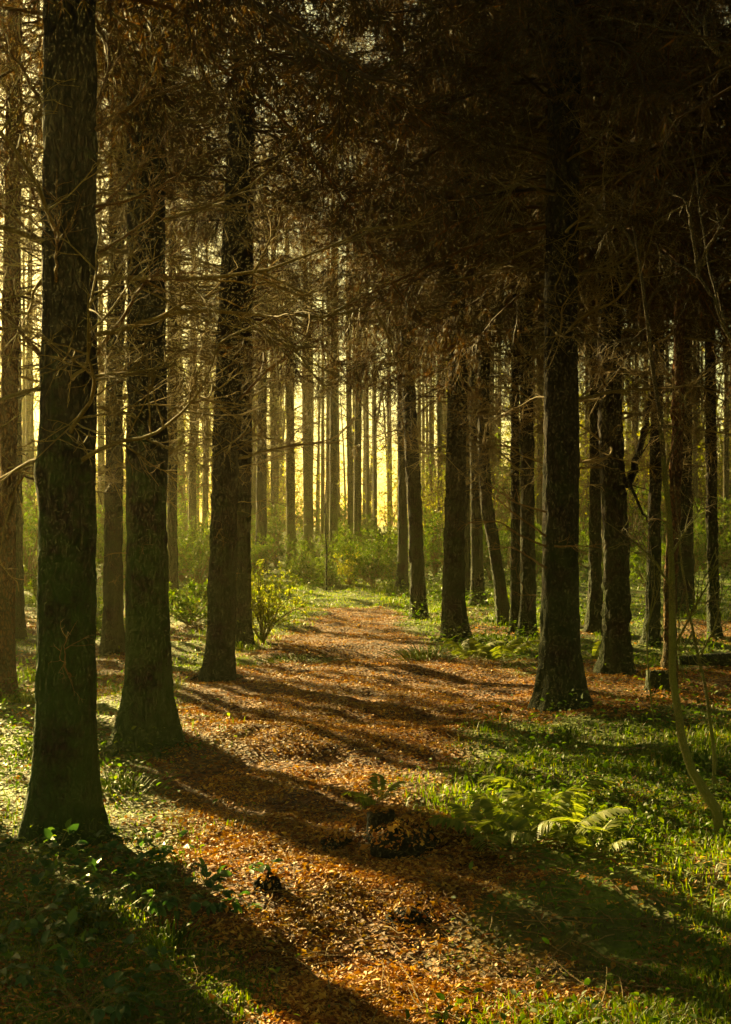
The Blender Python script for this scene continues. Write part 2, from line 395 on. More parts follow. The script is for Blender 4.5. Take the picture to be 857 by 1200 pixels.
def branches(root, n, z0, z1, seed, lmin=.7, lmax=1.7, kinds=None, rad=.13, cx=None, az=None):
    rng = random.Random(seed)
    for i in range(n):
        z = rng.uniform(z0, z1); a = rng.uniform(0, 2*PI) if az is None else rng.choice(az)+rng.gauss(0, .35); L = rng.uniform(lmin, lmax)
        ox, oy = cx(z) if cx else (0, 0)
        link('branch', rng.choice(kinds or LIMBS), root, (ox+math.cos(a)*rad*.7, oy+math.sin(a)*rad*.7, z), (rng.uniform(-.4, .4), rng.uniform(-.25, .2), a), (L, L, L))

def PX_z(P): return [p[2] for p in P]
def tree(label, base, w, pts, H=13.0, mat=BARK, seed=0, flare=1.6, sides=28, crown='dense', nb=26, bz=(2.0, 6.0), group=None, name='conifer_tree', ymid=600, bl=(.7, 1.7), baz=None, cat='tree', bump=.03, rz=None):
    """base: photo pixel of the foot; w: trunk width in pixels near y=600; pts: (px,py) of the trunk axis higher up"""
    x, Y, z = ground_at(*base); r = w*Y/FPX/2*.97
    t = thing(name, label, cat, (x, Y, z-.06), 0, group)
    P = [(0, 0, -.15)]; R = [r*1.06]
    for px, py in pts:
        q = at(px, py, Y)-Vector((x, Y, z)); P.append((q.x, 0, q.z)); R.append(r*max(.35, 1-.35*q.z/H))
    # continue the last lean, fading
    dx = (P[-1][0]-P[-2][0])/max(P[-1][2]-P[-2][2], .3)
    P.append((P[-1][0]+dx*.5*(H-P[-1][2]), 0, H)); R.append(.03)
    P = sorted(P, key=lambda p: p[2])
    link('trunk', trunk_mesh('trunk', P, R, mat, seed, sides, flare, .05, bump), t)
    PX, PZ = [p[0] for p in P], [p[2] for p in P]
    cxf = lambda zz: (float(np.interp(zz, PZ, PX)), 0.)
    if Y < 19:
        rg = np.random.default_rng(seed+77)
        for q in range(5):
            a0 = q*2*PI/5+rg.uniform(-.5, .5); ln = r*rg.uniform(2.2, 4.2); n_ = 12; f = np.linspace(.55*r, ln, n_); aa = a0+np.cumsum(rg.normal(0, .07, n_))
            rx, ry = np.cos(aa)*f, np.sin(aa)*f; rad = r*np.linspace(.34, .05, n_)
            rz_ = terrain(x+rx, Y+ry)-(z-.06)-rad*np.linspace(.15, 1.3, n_)+r*.35*np.exp(-f/(r*.8))
            m_ = MB(); tubes(m_, np.stack([rx, ry, rz_], 1)[None], (rad*(1+rg.normal(0, .10, n_)))[None], 10); link('root', m_.mesh('root', mat), t)
        for q in range(9):
            zz = rg.uniform(.7, 4.5); a0 = rg.uniform(0, 2*PI); L = rg.uniform(.12, .4); ox, oy = float(np.interp(zz, PX_z(P), [p[0] for p in P])), 0
            link('branch', LIMBS_BARE[q % 6], t, (ox+math.cos(a0)*r*.75, math.sin(a0)*r*.75, zz), (rg.uniform(-.5, .5), rg.uniform(-.2, .4), a0), (L, L*2, L*2))
    if nb: branches(t, nb, bz[0], bz[1], seed+1, bl[0], bl[1], None, r, cxf, baz)
    if crown:
        me = {'dense': CROWN, 'mid': CROWN_MID, 'high': CROWN_HI, 'dead': CROWN_DEAD}[crown]; me = me[seed % len(me)]
        link('crown', me, t, (cxf(7)[0], 0, random.uniform(-.3, .4) if crown in ('dense', 'mid') else random.uniform(-.6, .6)), (0, 0, random.uniform(0, 6.28) if rz is None else rz), (1, 1, 1))
    return t, cxf, r

HERO = []
def hero(*a, **k):
    r = tree(*a, seed=10+len(HERO), **k); HERO.append(r); return r

# left side
t1, c1f, r1 = hero('thick mossy trunk nearest the camera, its foot among bramble leaves', (76, 982), 70, [(78, 650), (81, 400), (82, 100)], mat=BARK_MOSS, sides=72, flare=1.44, nb=14, bz=(1.9, 4.6), bump=.022)
hero('second thick trunk from the left, rooted at the edge of the path', (176, 872), 51, [(171, 600), (172, 400), (171, 100)], mat=BARK_MOSS, sides=56, flare=1.66, nb=24, bz=(2.2, 5.2), bump=.022)
hero('dark trunk leaning right, with a flared foot beside the leafy sapling', (257, 794), 33, [(262, 600), (270, 380), (285, 100)], sides=40, flare=1.6, nb=30, bz=(2.2, 6), crown='mid')
hero('slimmer trunk half hidden behind the dark leaning one', (283, 757), 22, [(284, 600), (287, 350), (290, 150)], nb=26, bz=(2.5, 6.5), crown='mid')
hero('slim trunk seen between the two thick trunks on the left', (132, 766), 23, [(133, 600), (136, 350), (140, 100)], nb=34, bz=(2.2, 6.5), crown='mid')
hero('trunk cut by the left edge of the photo', (5, 824), 22, [(9, 600), (13, 350), (17, 100)], nb=30, bz=(2, 6), mat=BARK_RED, crown='high')
hero('narrow dark trunk just behind the one at the left edge', (23, 748), 11, [(21, 600), (20, 350)], nb=16, bz=(2.5, 7), crown='high')
hero('slim trunk standing in green undergrowth right of the second thick trunk', (203, 709), 13, [(202, 600), (202, 400)], nb=24, bz=(2.5, 8))
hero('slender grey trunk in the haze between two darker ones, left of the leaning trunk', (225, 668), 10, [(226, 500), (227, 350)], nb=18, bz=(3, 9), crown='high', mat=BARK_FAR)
# centre
hero('slim trunk rising from the shrubs right behind the leafy sapling', (307, 672), 13, [(306, 560), (309, 400), (310, 250)], nb=24, bz=(3, 9), crown='mid')
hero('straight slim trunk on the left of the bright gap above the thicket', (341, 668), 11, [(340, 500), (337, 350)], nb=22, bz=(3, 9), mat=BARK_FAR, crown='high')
hero('slim dark trunk close behind the forked one at the bend of the path', (472, 690), 12, [(472, 550), (470, 400), (468, 250)], nb=24, bz=(3, 8), crown='mid')
t13, c13f, r13 = hero('forked dark trunk that bends left, standing at the end of the path', (491, 725), 18, [(487, 610), (481, 490), (475, 340), (470, 180)], nb=26, bz=(3, 7.5), sides=32, crown='mid')
hero('straight dark trunk at the right edge of the path, behind the bright grass tuft', (531, 752), 26, [(533, 600), (538, 350), (545, 150)], nb=30, bz=(2.6, 6.8), sides=36, crown='mid')
# right
hero('dark trunk right behind the straight one by the path', (560, 713), 15, [(558, 560), (556, 400)], nb=24, bz=(2.6, 7.5))
hero('very thin trunk between the path trunk and its dark neighbour', (548, 702), 8, [(547, 560), (547, 400)], nb=14, bz=(3, 8), crown='high')
hero('crooked trunk slanting left in the row on the right', (592, 731), 15, [(583, 660), (571, 590), (566, 520), (568, 380)], nb=22, bz=(2.2, 7))
hero('narrow straight trunk touching the crooked slanting one', (604, 740), 11, [(604, 560), (604, 400)], nb=18, bz=(2.6, 7))
hero('straight trunk just left of the thickest trunk on the right', (620, 750), 18, [(618, 560), (617, 400)], nb=26, bz=(2.4, 6.8))
hero('thickest trunk on the right, its flared foot on open brown leaves', (657, 829), 45, [(657, 600), (657, 400), (660, 150)], sides=60, flare=1.55, nb=30, bz=(2.4, 5.6), bump=.022)
hero('slim trunk seen just right of the thickest trunk on the right', (697, 740), 15, [(698, 560), (698, 400)], nb=22, bz=(2.4, 7))
t21, c21f, r21 = hero('lumpy trunk with a bulge and a low forking limb', (725, 790), 31, [(723, 700), (722, 610), (716, 520), (714, 400), (716, 200)], sides=40, flare=1.55, nb=28, bz=(2.2, 5.8), bump=.05)
hero('slim trunk behind and between the lumpy trunk and the reddish one', (764, 754), 16, [(767, 600), (771, 420)], nb=20, bz=(2.4, 7))
hero('thin reddish trunk standing behind a short cut stump', (784, 806), 15, [(787, 650), (794, 500), (798, 300), (799, 120)], mat=BARK_RED, nb=16, bz=(2.4, 6))
hero('thicker trunk directly behind the reddish thin one', (803, 722), 21, [(802, 560), (800, 380)], nb=22, bz=(2.5, 7.5))
hero('dark straight trunk nearest the right edge, rising from green plants', (836, 748), 14, [(834, 560), (832, 380)], nb=22, bz=(2.4, 7))

# limbs that the photo shows leaving single trunks
def limb_to(root, pts, r0, r1, mat=TWIG, twigs=(6, .35, 4, .14), seed=0, name='branch'):
    """a limb along world points, parented to a tree"""
    rng = np.random.default_rng(seed); P = np.array([p[:] for p in pts], float); n = 18
    s = np.linspace(0, 1, len(P)); q = np.linspace(0, 1, n)
    M_ = np.stack([np.interp(q, s, P[:, k]) for k in range(3)], 1)
    for _ in range(2): M_[1:-1] = (M_[:-2]+2*M_[1:-1]+M_[2:])/4
    M_[1:-1] += rng.normal(size=(n-2, 3))*r0*.25
    loc = root.matrix_world.inverted() if root else Matrix()
    if root: M_ = M_-np.array(root.location[:])
    mb = MB(); main = M_[None]; tubes(mb, main, taper(1, n, r0, r1), 8)
    if twigs[0]:
        a = grow(main, twigs[0], twigs[1], .7, .02, 7, .25, .11, .4, rng); tubes(mb, a, taper(len(a), 7, max(r1*.8, .0032), .0012), 4)
        b = grow(a, twigs[2], twigs[3], .75, .0, 5, .1, .15, .3, rng); tubes(mb, b, taper(len(b), 5, .0026, .001), 3)
    return link(name, mb.mesh(name, mat), root)
Y1 = t1.location.y
for i, (pp, r0) in enumerate([
    ([(113, 152, 0), (160, 118, -.1), (230, 96, -.3), (345, 52, -.5)], .021),
    ([(112, 250, 0), (150, 212, .1), (195, 165, .3)], .014),
    ([(110, 418, 0), (140, 378, .0), (165, 335, -.2), (196, 312, -.3)], .019),
    ([(110, 300, 0), (150, 275, -.2), (182, 252, -.3), (178, 228, -.3)], .012),
    ([(112, 242, 0), (165, 232, -.1), (210, 205, -.3), (232, 172, -.4)], .014),
    ([(48, 285, 0), (25, 262, -.2), (-30, 215, -.4)], .017),
    ([(46, 415, 0), (22, 385, .1), (-35, 330, .2)], .019),
    ([(50, 255, 0), (30, 205, -.1), (-10, 150, -.2)], .012),
    ([(66, 330, -.16), (66, 290, -.3), (72, 240, -.34), (84, 415, -.3)][:3], .012),
    ([(112, 130, 0), (128, 80, .2), (125, 40, .3)], .010),
    ([(48, 120, 0), (20, 70, -.1), (-20, 40, -.3)], .016),
]):
    limb_to(t1, [at(x, y, Y1+d) for x, y, d in pp], r0*.72, .003, TWIG, (8, .40, 5, .16), 600+i)
Y13 = t13.location.y
limb_to(t13, [at(476, 350, Y13), at(458, 325, Y13), at(441, 285, Y13), at(428, 235, Y13), at(420, 150, Y13)], .09, .02, BARK, (8, 1.0, 6, .4), 640)
Y21 = t21.location.y
limb_to(t21, [at(732, 568, Y21), at(742, 555, Y21), at(752, 520, Y21), at(760, 480, Y21), at(772, 400, Y21)], .055, .015, BARK, (8, .8, 5, .3), 641)
limb_to(t21, [at(728, 560, Y21), at(738, 565, Y21-.1), at(747, 590, Y21-.2), at(762, 615, Y21-.4)], .028, .008, BARK, (5, .5, 4, .2), 642)

t3 = HERO[2][0]; Y3 = t3.location.y
limb_to(t3, [at(278, 470, Y3), at(330, 418, Y3-.1), at(400, 386, Y3-.2), at(472, 345, Y3-.3)], .017, .004, TWIG, (9, .7, 5, .25), 650)
t4 = HERO[3][0]; Y4 = t4.location.y
limb_to(t4, [at(290, 372, Y4), at(340, 385, Y4), at(378, 402, Y4), at(404, 438, Y4), at(424, 478, Y4), at(452, 502, Y4)], .022, .006, TWIG, (10, .8, 6, .3), 651)
# lit dead twigs in front of the right-hand row, on the thickest trunk
t20 = HERO[19][0]; Y20 = t20.location.y
for i, pp in enumerate([[(640, 640), (610, 628), (585, 610), (550, 612)], [(640, 628), (600, 600), (572, 575)], [(650, 640), (690, 640), (672, 655)][:2],
                        [(640, 600), (605, 590), (560, 560)], [(640, 665), (600, 640), (575, 645)]]):
    limb_to(t20, [at(x, y, Y20-.15-.25*k) for k, (x, y) in enumerate(pp)], .010, .003, TWIG, (6, .35, 3, .14), 660+i)

# ------------------------------------------------------------------ trees farther back
FAR_TRUNKS = []
for i in range(5):
    rr = [.15, .13, .17, .12, .14][i]; rg = np.random.default_rng(70+i)
    lean = rg.normal(0, .10)
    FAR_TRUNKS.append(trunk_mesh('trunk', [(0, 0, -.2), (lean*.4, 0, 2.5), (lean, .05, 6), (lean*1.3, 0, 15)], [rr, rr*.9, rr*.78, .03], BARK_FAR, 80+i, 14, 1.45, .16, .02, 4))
placed = [(h[0].location.x, h[0].location.y) for h in HERO]
def sun_clear(x, y):
    """keep the strip towards the low sun open (a clearing lies beyond the frame's left edge)"""
    return False
far = []
def put(x, y, mind):
    if any((x-a)**2+(y-b)**2 < mind*mind for a, b in placed): return False
    placed.append((x, y)); return True
rf = random.Random(5)
protos = []
for i in range(5):
    t = thing('conifer_tree', 'slim conifer trunk far back in the yellow haze', 'tree', (0, 0, 0), 0, 'slim conifers far back in the haze')
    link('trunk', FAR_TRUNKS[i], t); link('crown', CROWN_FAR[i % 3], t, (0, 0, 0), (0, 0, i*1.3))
    protos.append(t)
first = [True]*5
def far_tree(x, y, s=1.0):
    k = rf.randrange(5)
    if first[k]:
        first[k] = False; o = protos[k]; o.location = (x, y, gh(x, y)-.05); o.scale = (s, s, s)
    else: o = copy_thing(protos[k], (x, y, gh(x, y)-.05), rf.uniform(0, 6.28), s)
    o.scale = (s*rf.uniform(.55, 1.15),)*2+(s,)
    far.append(o); return o
# those that stand in the bright gap, by their place in the photo
for px, Y in [(362, 46), (378, 58), (385, 52), (391, 39), (404, 52), (412, 44), (419, 37), (431, 60), (440, 45), (457, 54), (322, 50), (296, 46), (505, 49), (516, 41),
              (575, 44), (632, 46), (640, 58), (688, 50), (745, 47), (757, 58), (815, 45), (850, 41), (190, 48), (214, 57), (240, 44), (120, 42), (36, 44), (30, 58), (10, 50)]:
    x = (px-CX)/FPX*Y
    if put(x, Y, 1.0): far_tree(x, Y, rf.uniform(.95, 1.25))
tries = 0
while tries < 900 and len(far) < 125:
    tries += 1; Y = 38+52*rf.random()**.8; px = rf.uniform(-60, 940); x = (px-CX)/FPX*Y
    if px < 300 and (Y > 50 or rf.random() < .8): continue
    if 325 < px < 480 and rf.random() < .6: continue
    if put(x, Y, 2.3): far_tree(x, Y, rf.uniform(.9, 1.25))

# trees to the left of the frame: their trunks throw the long shadows over the path
SIDE = []
for i, (x, y, r) in enumerate([(-4.9, 8.3, .15), (-6.2, 12.2, .17), (-4.3, 5.6, .15), (-8.3, 15.2, .15), (-7.0, 9.4, .16), (-9.5, 20, .16), (-10.5, 25, .15), (-15, 24, .16), (-6.6, 18.2, .14), (-13.5, 31, .15), (-11, 33.5, .15), (-16, 44, .15), (-9, 27, .14), (-12.5, 38, .15), (-12, 28, .15), (-11.5, 29.3, .13), (-8.6, 21.5, .13), (-7.6, 16.6, .14), (-5.4, 10.3, .23), (-4.5, 9.2, .2), (-4.9, 14.0, .09), (-5.8, 17.0, .08), (-6.7, 20.0, .10), (-7.6, 23.0, .09), (-8.7, 26.0, .10)]):
    t = thing('conifer_tree', 'tall bare trunk standing beyond the left edge of the photo', 'tree', (x, y, gh(x, y)-.05), 0, 'trunks beyond the left edge')
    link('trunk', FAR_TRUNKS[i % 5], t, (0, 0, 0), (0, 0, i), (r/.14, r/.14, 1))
    link('crown', CROWN_TOP[0], t, (0, 0, 0), (0, 0, i*2.1))
    SIDE.append(t); placed.append((x, y))

# the wood goes on behind and to the right of the camera: it shades the near trunks
BACK = []
back_first = None
tries = 0
while tries < 6000 and len(BACK) < 150:
    tries += 1; x = rf.uniform(-58, 30); y = rf.uniform(-22, 66)
    if abs(x) < y*.33+1.2 and y > -1.5: continue
    if math.hypot(x, y) < 2.2: continue
    # no crowns between the low sun and the path
    du = x*math.sin(SUN_AZ)+y*math.cos(SUN_AZ); dv = x*math.cos(SUN_AZ)-y*math.sin(SUN_AZ)
    if x > -3 and y < -12: continue
    if x < 2 and du < 47 and dv > -3.2: continue
    if x < 0 and du >= 47 and (math.degrees(math.atan2(x, y)) > -24 or dv > 13): continue
    if du < 47 and x < -20: continue
    if not put(x, y, 2.6): continue
    if back_first is None:
        o = thing('conifer_tree', 'dense conifer of the wood outside the photo', 'tree', (x, y, gh(x, y)-.05), 0, 'conifers of the wood outside the photo')
        link('trunk', FAR_TRUNKS[0], o); link('crown', CROWN[0], o); back_first = o
    else: o = copy_thing(back_first, (x, y, gh(x, y)-.05), rf.uniform(0, 6.28), rf.uniform(.9, 1.15))
    BACK.append(o)

# ------------------------------------------------------------------ undergrowth
def shrub_meshes(seed, rad, h, n, leaf=.085, mat=SHRUB, stem=TWIG, dens=6):
    rng = np.random.default_rng(seed); st = MB(); lf = MB()
    ns = 14
    P = []
    for i in range(ns):
        az = rng.uniform(0, 2*PI); sp = rng.uniform(.1, .9)
        L = h*rng.uniform(.7, 1.1)*math.sqrt(1+sp*sp*.3)
        P.append(path(L, 8, (math.cos(az)*sp*rad/h*1.4, math.sin(az)*sp*rad/h*1.4, 1), [0, -.04, -.1], .12, rng)[0])
    P = np.stack(P); tubes(st, P, taper(ns, 8, .016, .004), 5)
    c1 = grow(P, dens, h*.42, .8, .02, 5, .2, .2, .3, rng, .3); tubes(st, c1, taper(len(c1), 5, .006, .002), 3)
    c2 = grow(c1, 3, h*.2, .7, .02, 4, .2, .2, .2, rng, .3); tubes(st, c2, taper(len(c2), 4, .003, .0015), 3)
    al = c2; M, K, _ = al.shape; nn = max(1, n//M)
    t = rng.uniform(.2, K-1.001, (M, nn)); q = t.astype(int); u = (t-q)[..., None]; m = np.arange(M)[:, None]
    p = (al[m, q]*(1-u)+al[m, q+1]*u).reshape(-1, 3); tn = norm(al[m, q+1]-al[m, q]).reshape(-1, 3)
    d = norm(tn*.6+rng.normal(size=p.shape)*.6); nr = norm(rng.normal(size=p.shape)*.6+np.array([0, 0, 1.]))
    L = leaf*rng.uniform(.6, 1.2, len(p)); leaves(lf, p, d, nr, L, L*.45)
    return st.mesh('stem', stem), lf.mesh('foliage', mat)
SHRUBS = [shrub_meshes(400+i, r, h, n) for i, (r, h, n) in enumerate([(1.3, 1.9, 3600), (1.6, 1.5, 3800), (1.0, 2.3, 3200), (1.2, .9, 2600)])]
def shrub(x, y, k, s, label, group=None):
    t = thing('shrub', label, 'shrub', (x, y, gh(x, y)-.05), random.uniform(0, 6.28), group, s)
    link('stem', SHRUBS[k][0], t); link('foliage', SHRUBS[k][1], t); return t
YLEAF = mat_leaf('yellow green leaves with painted glow', [(0, (.12, .15, .016)), (.6, (.26, .26, .03)), (1, (.42, .34, .06))], .55, .45, .3, .5)  # yellow leaves whose colour also carries the glow of the lit haze
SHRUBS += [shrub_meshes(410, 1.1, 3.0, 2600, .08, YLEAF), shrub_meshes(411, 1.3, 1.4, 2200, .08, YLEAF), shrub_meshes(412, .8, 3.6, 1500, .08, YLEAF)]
TH = ('leafy evergreen shrub in the thicket beyond the end of the path', 'evergreen shrubs of the thicket beyond the path')
rs = random.Random(9)
def thicket(px0, px1, Y0, Y1, n, smin, smax, lab, grp, kinds=(0, 1, 2)):
    for _ in range(n):
        Y = rs.uniform(Y0, Y1); px = rs.uniform(px0, px1); shrub((px-CX)/FPX*Y, Y, rs.choice(kinds), rs.uniform(smin, smax), lab, grp)
thicket(335, 470, 29.5, 36, 13, .35, .75, *TH, (0, 1, 2, 3, 5))
thicket(285, 540, 33, 46, 22, .45, .95, *TH, (0, 1, 2, 5))
thicket(470, 560, 34, 46, 5, .7, 1.2, *TH, (4, 6))
thicket(10, 290, 27, 42, 26, .6, 1.0, 'leafy shrub in the undergrowth behind the trunks on the left', 'undergrowth shrubs behind the left trunks')
thicket(520, 870, 30, 44, 26, .55, 1.0, 'leafy shrub in the undergrowth behind the trunks on the right', 'undergrowth shrubs behind the right trunks')
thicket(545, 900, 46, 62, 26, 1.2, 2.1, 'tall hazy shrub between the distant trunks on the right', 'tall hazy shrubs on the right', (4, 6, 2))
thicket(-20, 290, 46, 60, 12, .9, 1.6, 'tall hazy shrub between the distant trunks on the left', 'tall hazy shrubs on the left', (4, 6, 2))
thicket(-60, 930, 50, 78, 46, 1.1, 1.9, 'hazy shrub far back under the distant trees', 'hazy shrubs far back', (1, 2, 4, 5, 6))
def distant_wood():
    rng = np.random.default_rng(77); tr = MB(); n = 170
    Y = rng.uniform(66, 100, n); px = rng.uniform(-120, 980, n); px = np.where((px > 330) & (px < 470) & (rng.random(n) < .6), px+260, px); x = (px-CX)/FPX*Y; z = terrain(x, Y); h = rng.uniform(9, 15, n); ln = rng.normal(0, .35, (n, 2))
    P = np.stack([np.stack([x+ln[:, 0]*q*q*2, Y+ln[:, 1]*q, z-.1+h*q], 1) for q in np.linspace(0, 1, 8)], 1)
    tubes(tr, P, rng.uniform(.07, .17, n)[:, None]*np.linspace(1, .3, 8)[None], 7)
    c = grow(P, 13, 2.8, 1.1, .05, 5, .15, .2, .3, rng, .3); tubes(tr, c, taper(len(c), 5, .03, .008), 3)
    m_ = len(c); nn = 11; t = rng.uniform(.6, 3.99, (m_, nn)); q = t.astype(int); u = (t-q)[..., None]; i_ = np.arange(m_)[:, None]
    p = (c[i_, q]*(1-u)+c[i_, q+1]*u).reshape(-1, 3)+rng.normal(size=(m_*nn, 3))*.28
    lf = MB(); L = rng.uniform(.09, .24, len(p)); leaves(lf, p, norm(rng.normal(size=p.shape)), norm(rng.normal(size=p.shape)), L, L*.6)
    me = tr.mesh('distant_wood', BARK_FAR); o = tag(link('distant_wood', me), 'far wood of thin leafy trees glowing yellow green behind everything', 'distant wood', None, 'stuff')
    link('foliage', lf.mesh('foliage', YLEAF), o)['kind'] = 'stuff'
distant_wood()
shrub(*ground_at(222, 730)[:2], 3, .85, 'low bright shrub between the second thick trunk and the leaning dark trunk')
shrub(*ground_at(120, 745)[:2], 3, .7, 'low yellow-green shrub seen in the gap left of the slim trunk')
shrub(*ground_at(52, 720)[:2], 1, .7, 'yellow-green bush just left of the nearest thick trunk')
# leafy sapling by the path
x, Y, z = ground_at(308, 752)
sapl = thing('leafy_sapling', 'small sunlit sapling with pale yellow leaves, right of the leaning trunk', 'sapling', (x, Y, z-.03))
st, lf = shrub_meshes(450, .62, 1.0, 5200, .042, SAPLEAF, SAPBARK, 7); link('stem', st, sapl); link('foliage', lf, sapl)

# ------------------------------------------------------------------ stumps, humps, logs
from mathutils.bvhtree import BVHTree
LUMPS = []
def lump(px, py, w, h, label, seed, name='rotten_stump', mat=SOIL, cat='stump', flat=False):
    x, Y, z = ground_at(px, py); n, k = 40, 20; rng = np.random.default_rng(seed)
    a = np.arange(n)*2*PI/n; u = np.linspace(0, 1, k)
    if flat:
        prof = np.concatenate([np.interp(u[:13]/u[12], [0, .15, .4, 1], [1.35, 1.1, 1., .93]), np.linspace(.88, 0.02, k-13)]); zz = np.concatenate([u[:13]/u[12], np.full(k-13, 1.0)])
    else: prof = np.cos(u*PI/2)**.75*1.0+.02; zz = np.sin(u*PI/2)
    A_, Zz = np.meshgrid(a, zz); Pr = np.repeat(prof[:, None], n, 1)
    f = 1+(fbm(np.cos(A_)*1.5, np.sin(A_)*1.5, Zz*1.5, seed, 5)-.5)*(1.0 if not flat else .25)
    Vv = np.stack([np.cos(A_)*Pr*f*w/2, np.sin(A_)*Pr*f*w/2, Zz*h*(1+(fbm(np.cos(A_)*Pr*2, np.sin(A_)*Pr*2, 0, seed+4, 4)-.5)*(1.3 if not flat else .12))-.03], -1)
    m_ = MB(); kk = np.arange(k-1)[:, None]*n; j = np.arange(n)[None]; j2 = (j+1) % n
    m_.add(Vv, np.stack([kk+j, kk+j2, kk+n+j2, kk+n+j], -1).reshape(-1, 4))
    me = m_.mesh(name, mat)
    LUMPS.append((BVHTree.FromPolygons([v.co+Vector((x, Y, z)) for v in me.vertices], [tuple(p.vertices) for p in me.polygons]), x, Y, z, w))
    return tag(link(name, me, None, (x, Y, z)), label, cat)
lump(447, 972, .15, .12, 'dark rotten stump at the left end of the path mound', 47, flat=True)
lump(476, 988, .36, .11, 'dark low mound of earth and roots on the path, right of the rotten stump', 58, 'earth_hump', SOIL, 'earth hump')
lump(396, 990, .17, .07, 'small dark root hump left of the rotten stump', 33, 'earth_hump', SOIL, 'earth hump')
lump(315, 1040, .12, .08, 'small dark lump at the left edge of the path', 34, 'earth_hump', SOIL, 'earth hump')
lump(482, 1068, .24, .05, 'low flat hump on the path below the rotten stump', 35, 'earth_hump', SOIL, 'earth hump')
lump(770, 808, .22, .21, 'short cut stump in front of the thin reddish trunk', 36, 'tree_stump', BARK, 'stump', True)
# ------------------------------------------------------------------ scatter on the floor (stuff)
def scatter(n, dens, ylo=3.2, yhi=26., seed=1, spread=1.15, power=1.6):
    rng = np.random.default_rng(seed)
    u = rng.random(n); Y = (ylo**(1-power)+(yhi**(1-power)-ylo**(1-power))*u)**(1/(1-power))
    half = np.maximum(Y*.306*spread, 1.6); x = rng.uniform(-1, 1, n)*half
    keep = rng.random(n) < dens(x, Y); x, Y = x[keep], Y[keep]
    return np.stack([x, Y, terrain(x, Y)], 1), rng
# fallen leaves
P, rng = scatter(560000, lambda x, y: (.10+.90*litter_mask(x, y))*(.22+.78*smooth(.36, .56, fbm(x*1.7, y*1.7, 0, 211, 4))), power=1.1)
M = len(P); yaw = rng.uniform(0, 2*PI, M); tilt = rng.normal(0, .38, M)
d = np.stack([np.cos(yaw)*np.cos(tilt), np.sin(yaw)*np.cos(tilt), np.sin(tilt)], 1)
nr = norm(np.stack([rng.normal(0, .45, M), rng.normal(0, .45, M), np.ones(M)], 1))
EXT = []
for bv, lx, ly, lz, lw in LUMPS:
    for _ in range(int(1500*lw*lw*6)):
        hx, hy = lx+rng.normal(0, lw*.38), ly+rng.normal(0, lw*.38); hit = bv.ray_cast(Vector((hx, hy, lz+2)), Vector((0, 0, -1)))
        if hit[0] is not None and hit[1].z > .35 and hit[0].z > gh(hx, hy)+.01: EXT.append((*hit[0], *hit[1]))
EXT = np.array(EXT); E = len(EXT)
P = np.concatenate([P, EXT[:, :3]]); M = len(P)
nE = norm(EXT[:, 3:]+rng.normal(size=(E, 3))*.25); tE = norm(np.cross(nE, rng.normal(size=(E, 3))))
d = np.concatenate([d, tE]); nr = np.concatenate([nr, nE])
L = np.clip(rng.lognormal(-4.2, .42, M), .006, .05)*(1+.03*P[:, 1]); P[:, 2] += rng.uniform(.004, .022, M)
mb = MB(); s = norm(np.cross(d, nr)); n2 = norm(np.cross(s, d)); W = L*rng.uniform(.35, .65, M); cu = rng.uniform(-.1, .35, M)
V = np.stack([P-d*L[:, None]*.5, P+s*(W*.5)[:, None]+n2*(W*cu)[:, None], P+d*L[:, None]*.5, P-s*(W*.5)[:, None]+n2*(W*cu)[:, None]], 1)
b = np.arange(M)*4
mb.add(V, np.concatenate([np.stack([b, b+1, b+2], 1), np.stack([b, b+2, b+3], 1)]))
tag(link('fallen_leaves', mb.mesh('fallen_leaves', LITTER, False)), 'brown and orange fallen leaves strewn over the path and floor', 'leaf litter', None, 'stuff')
# grass
P, rng = scatter(300000, lambda x, y: grass_mask(x, y)**1.3, seed=2, power=1.15, yhi=34, spread=1.2)
P2, _ = scatter(70000, lambda x, y: (1-litter_mask(x, y))*smooth(4, 2, np.abs(x)), ylo=22.5, yhi=31, seed=22, power=1.01)
P = np.concatenate([P, P2])
M = len(P); clump = fbm(P[:, 0]*1.3, P[:, 1]*1.3, 0, 91, 3)
H = rng.uniform(.014, .055, M)*(.45+1.4*smooth(.4, .75, clump))*(.45+.085*np.minimum(P[:, 1], 14)); W = rng.uniform(.003, .006, M)*(1+.07*P[:, 1])
yaw = rng.uniform(0, 2*PI, M); ln = rng.uniform(.2, 1.1, M)
o_ = np.stack([np.cos(yaw), np.sin(yaw), np.zeros(M)], 1); sd = np.stack([-np.sin(yaw), np.cos(yaw), np.zeros(M)], 1); upv = np.array([0, 0, 1.])
p1 = P+o_*(H*ln*.25)[:, None]+upv*(H*.55)[:, None]; p2 = P+o_*(H*ln*.9)[:, None]+upv*(H*(1-.25*ln))[:, None]
V = np.stack([P-sd*W[:, None]*.5, P+sd*W[:, None]*.5, p1+sd*W[:, None]*.4, p1-sd*W[:, None]*.4, p2], 1); V[:, :2, 2] -= .01
mb = MB(); b = np.arange(M)*5; mb.add(V, np.stack([b, b+1, b+2, b+3], 1)); mb.f.append(np.stack([b+3, b+2, b+4], 1))
tag(link('grass', mb.mesh('grass', GRASS)), 'short sunlit grass and moss tufts on both sides of the path', 'grass', None, 'stuff')
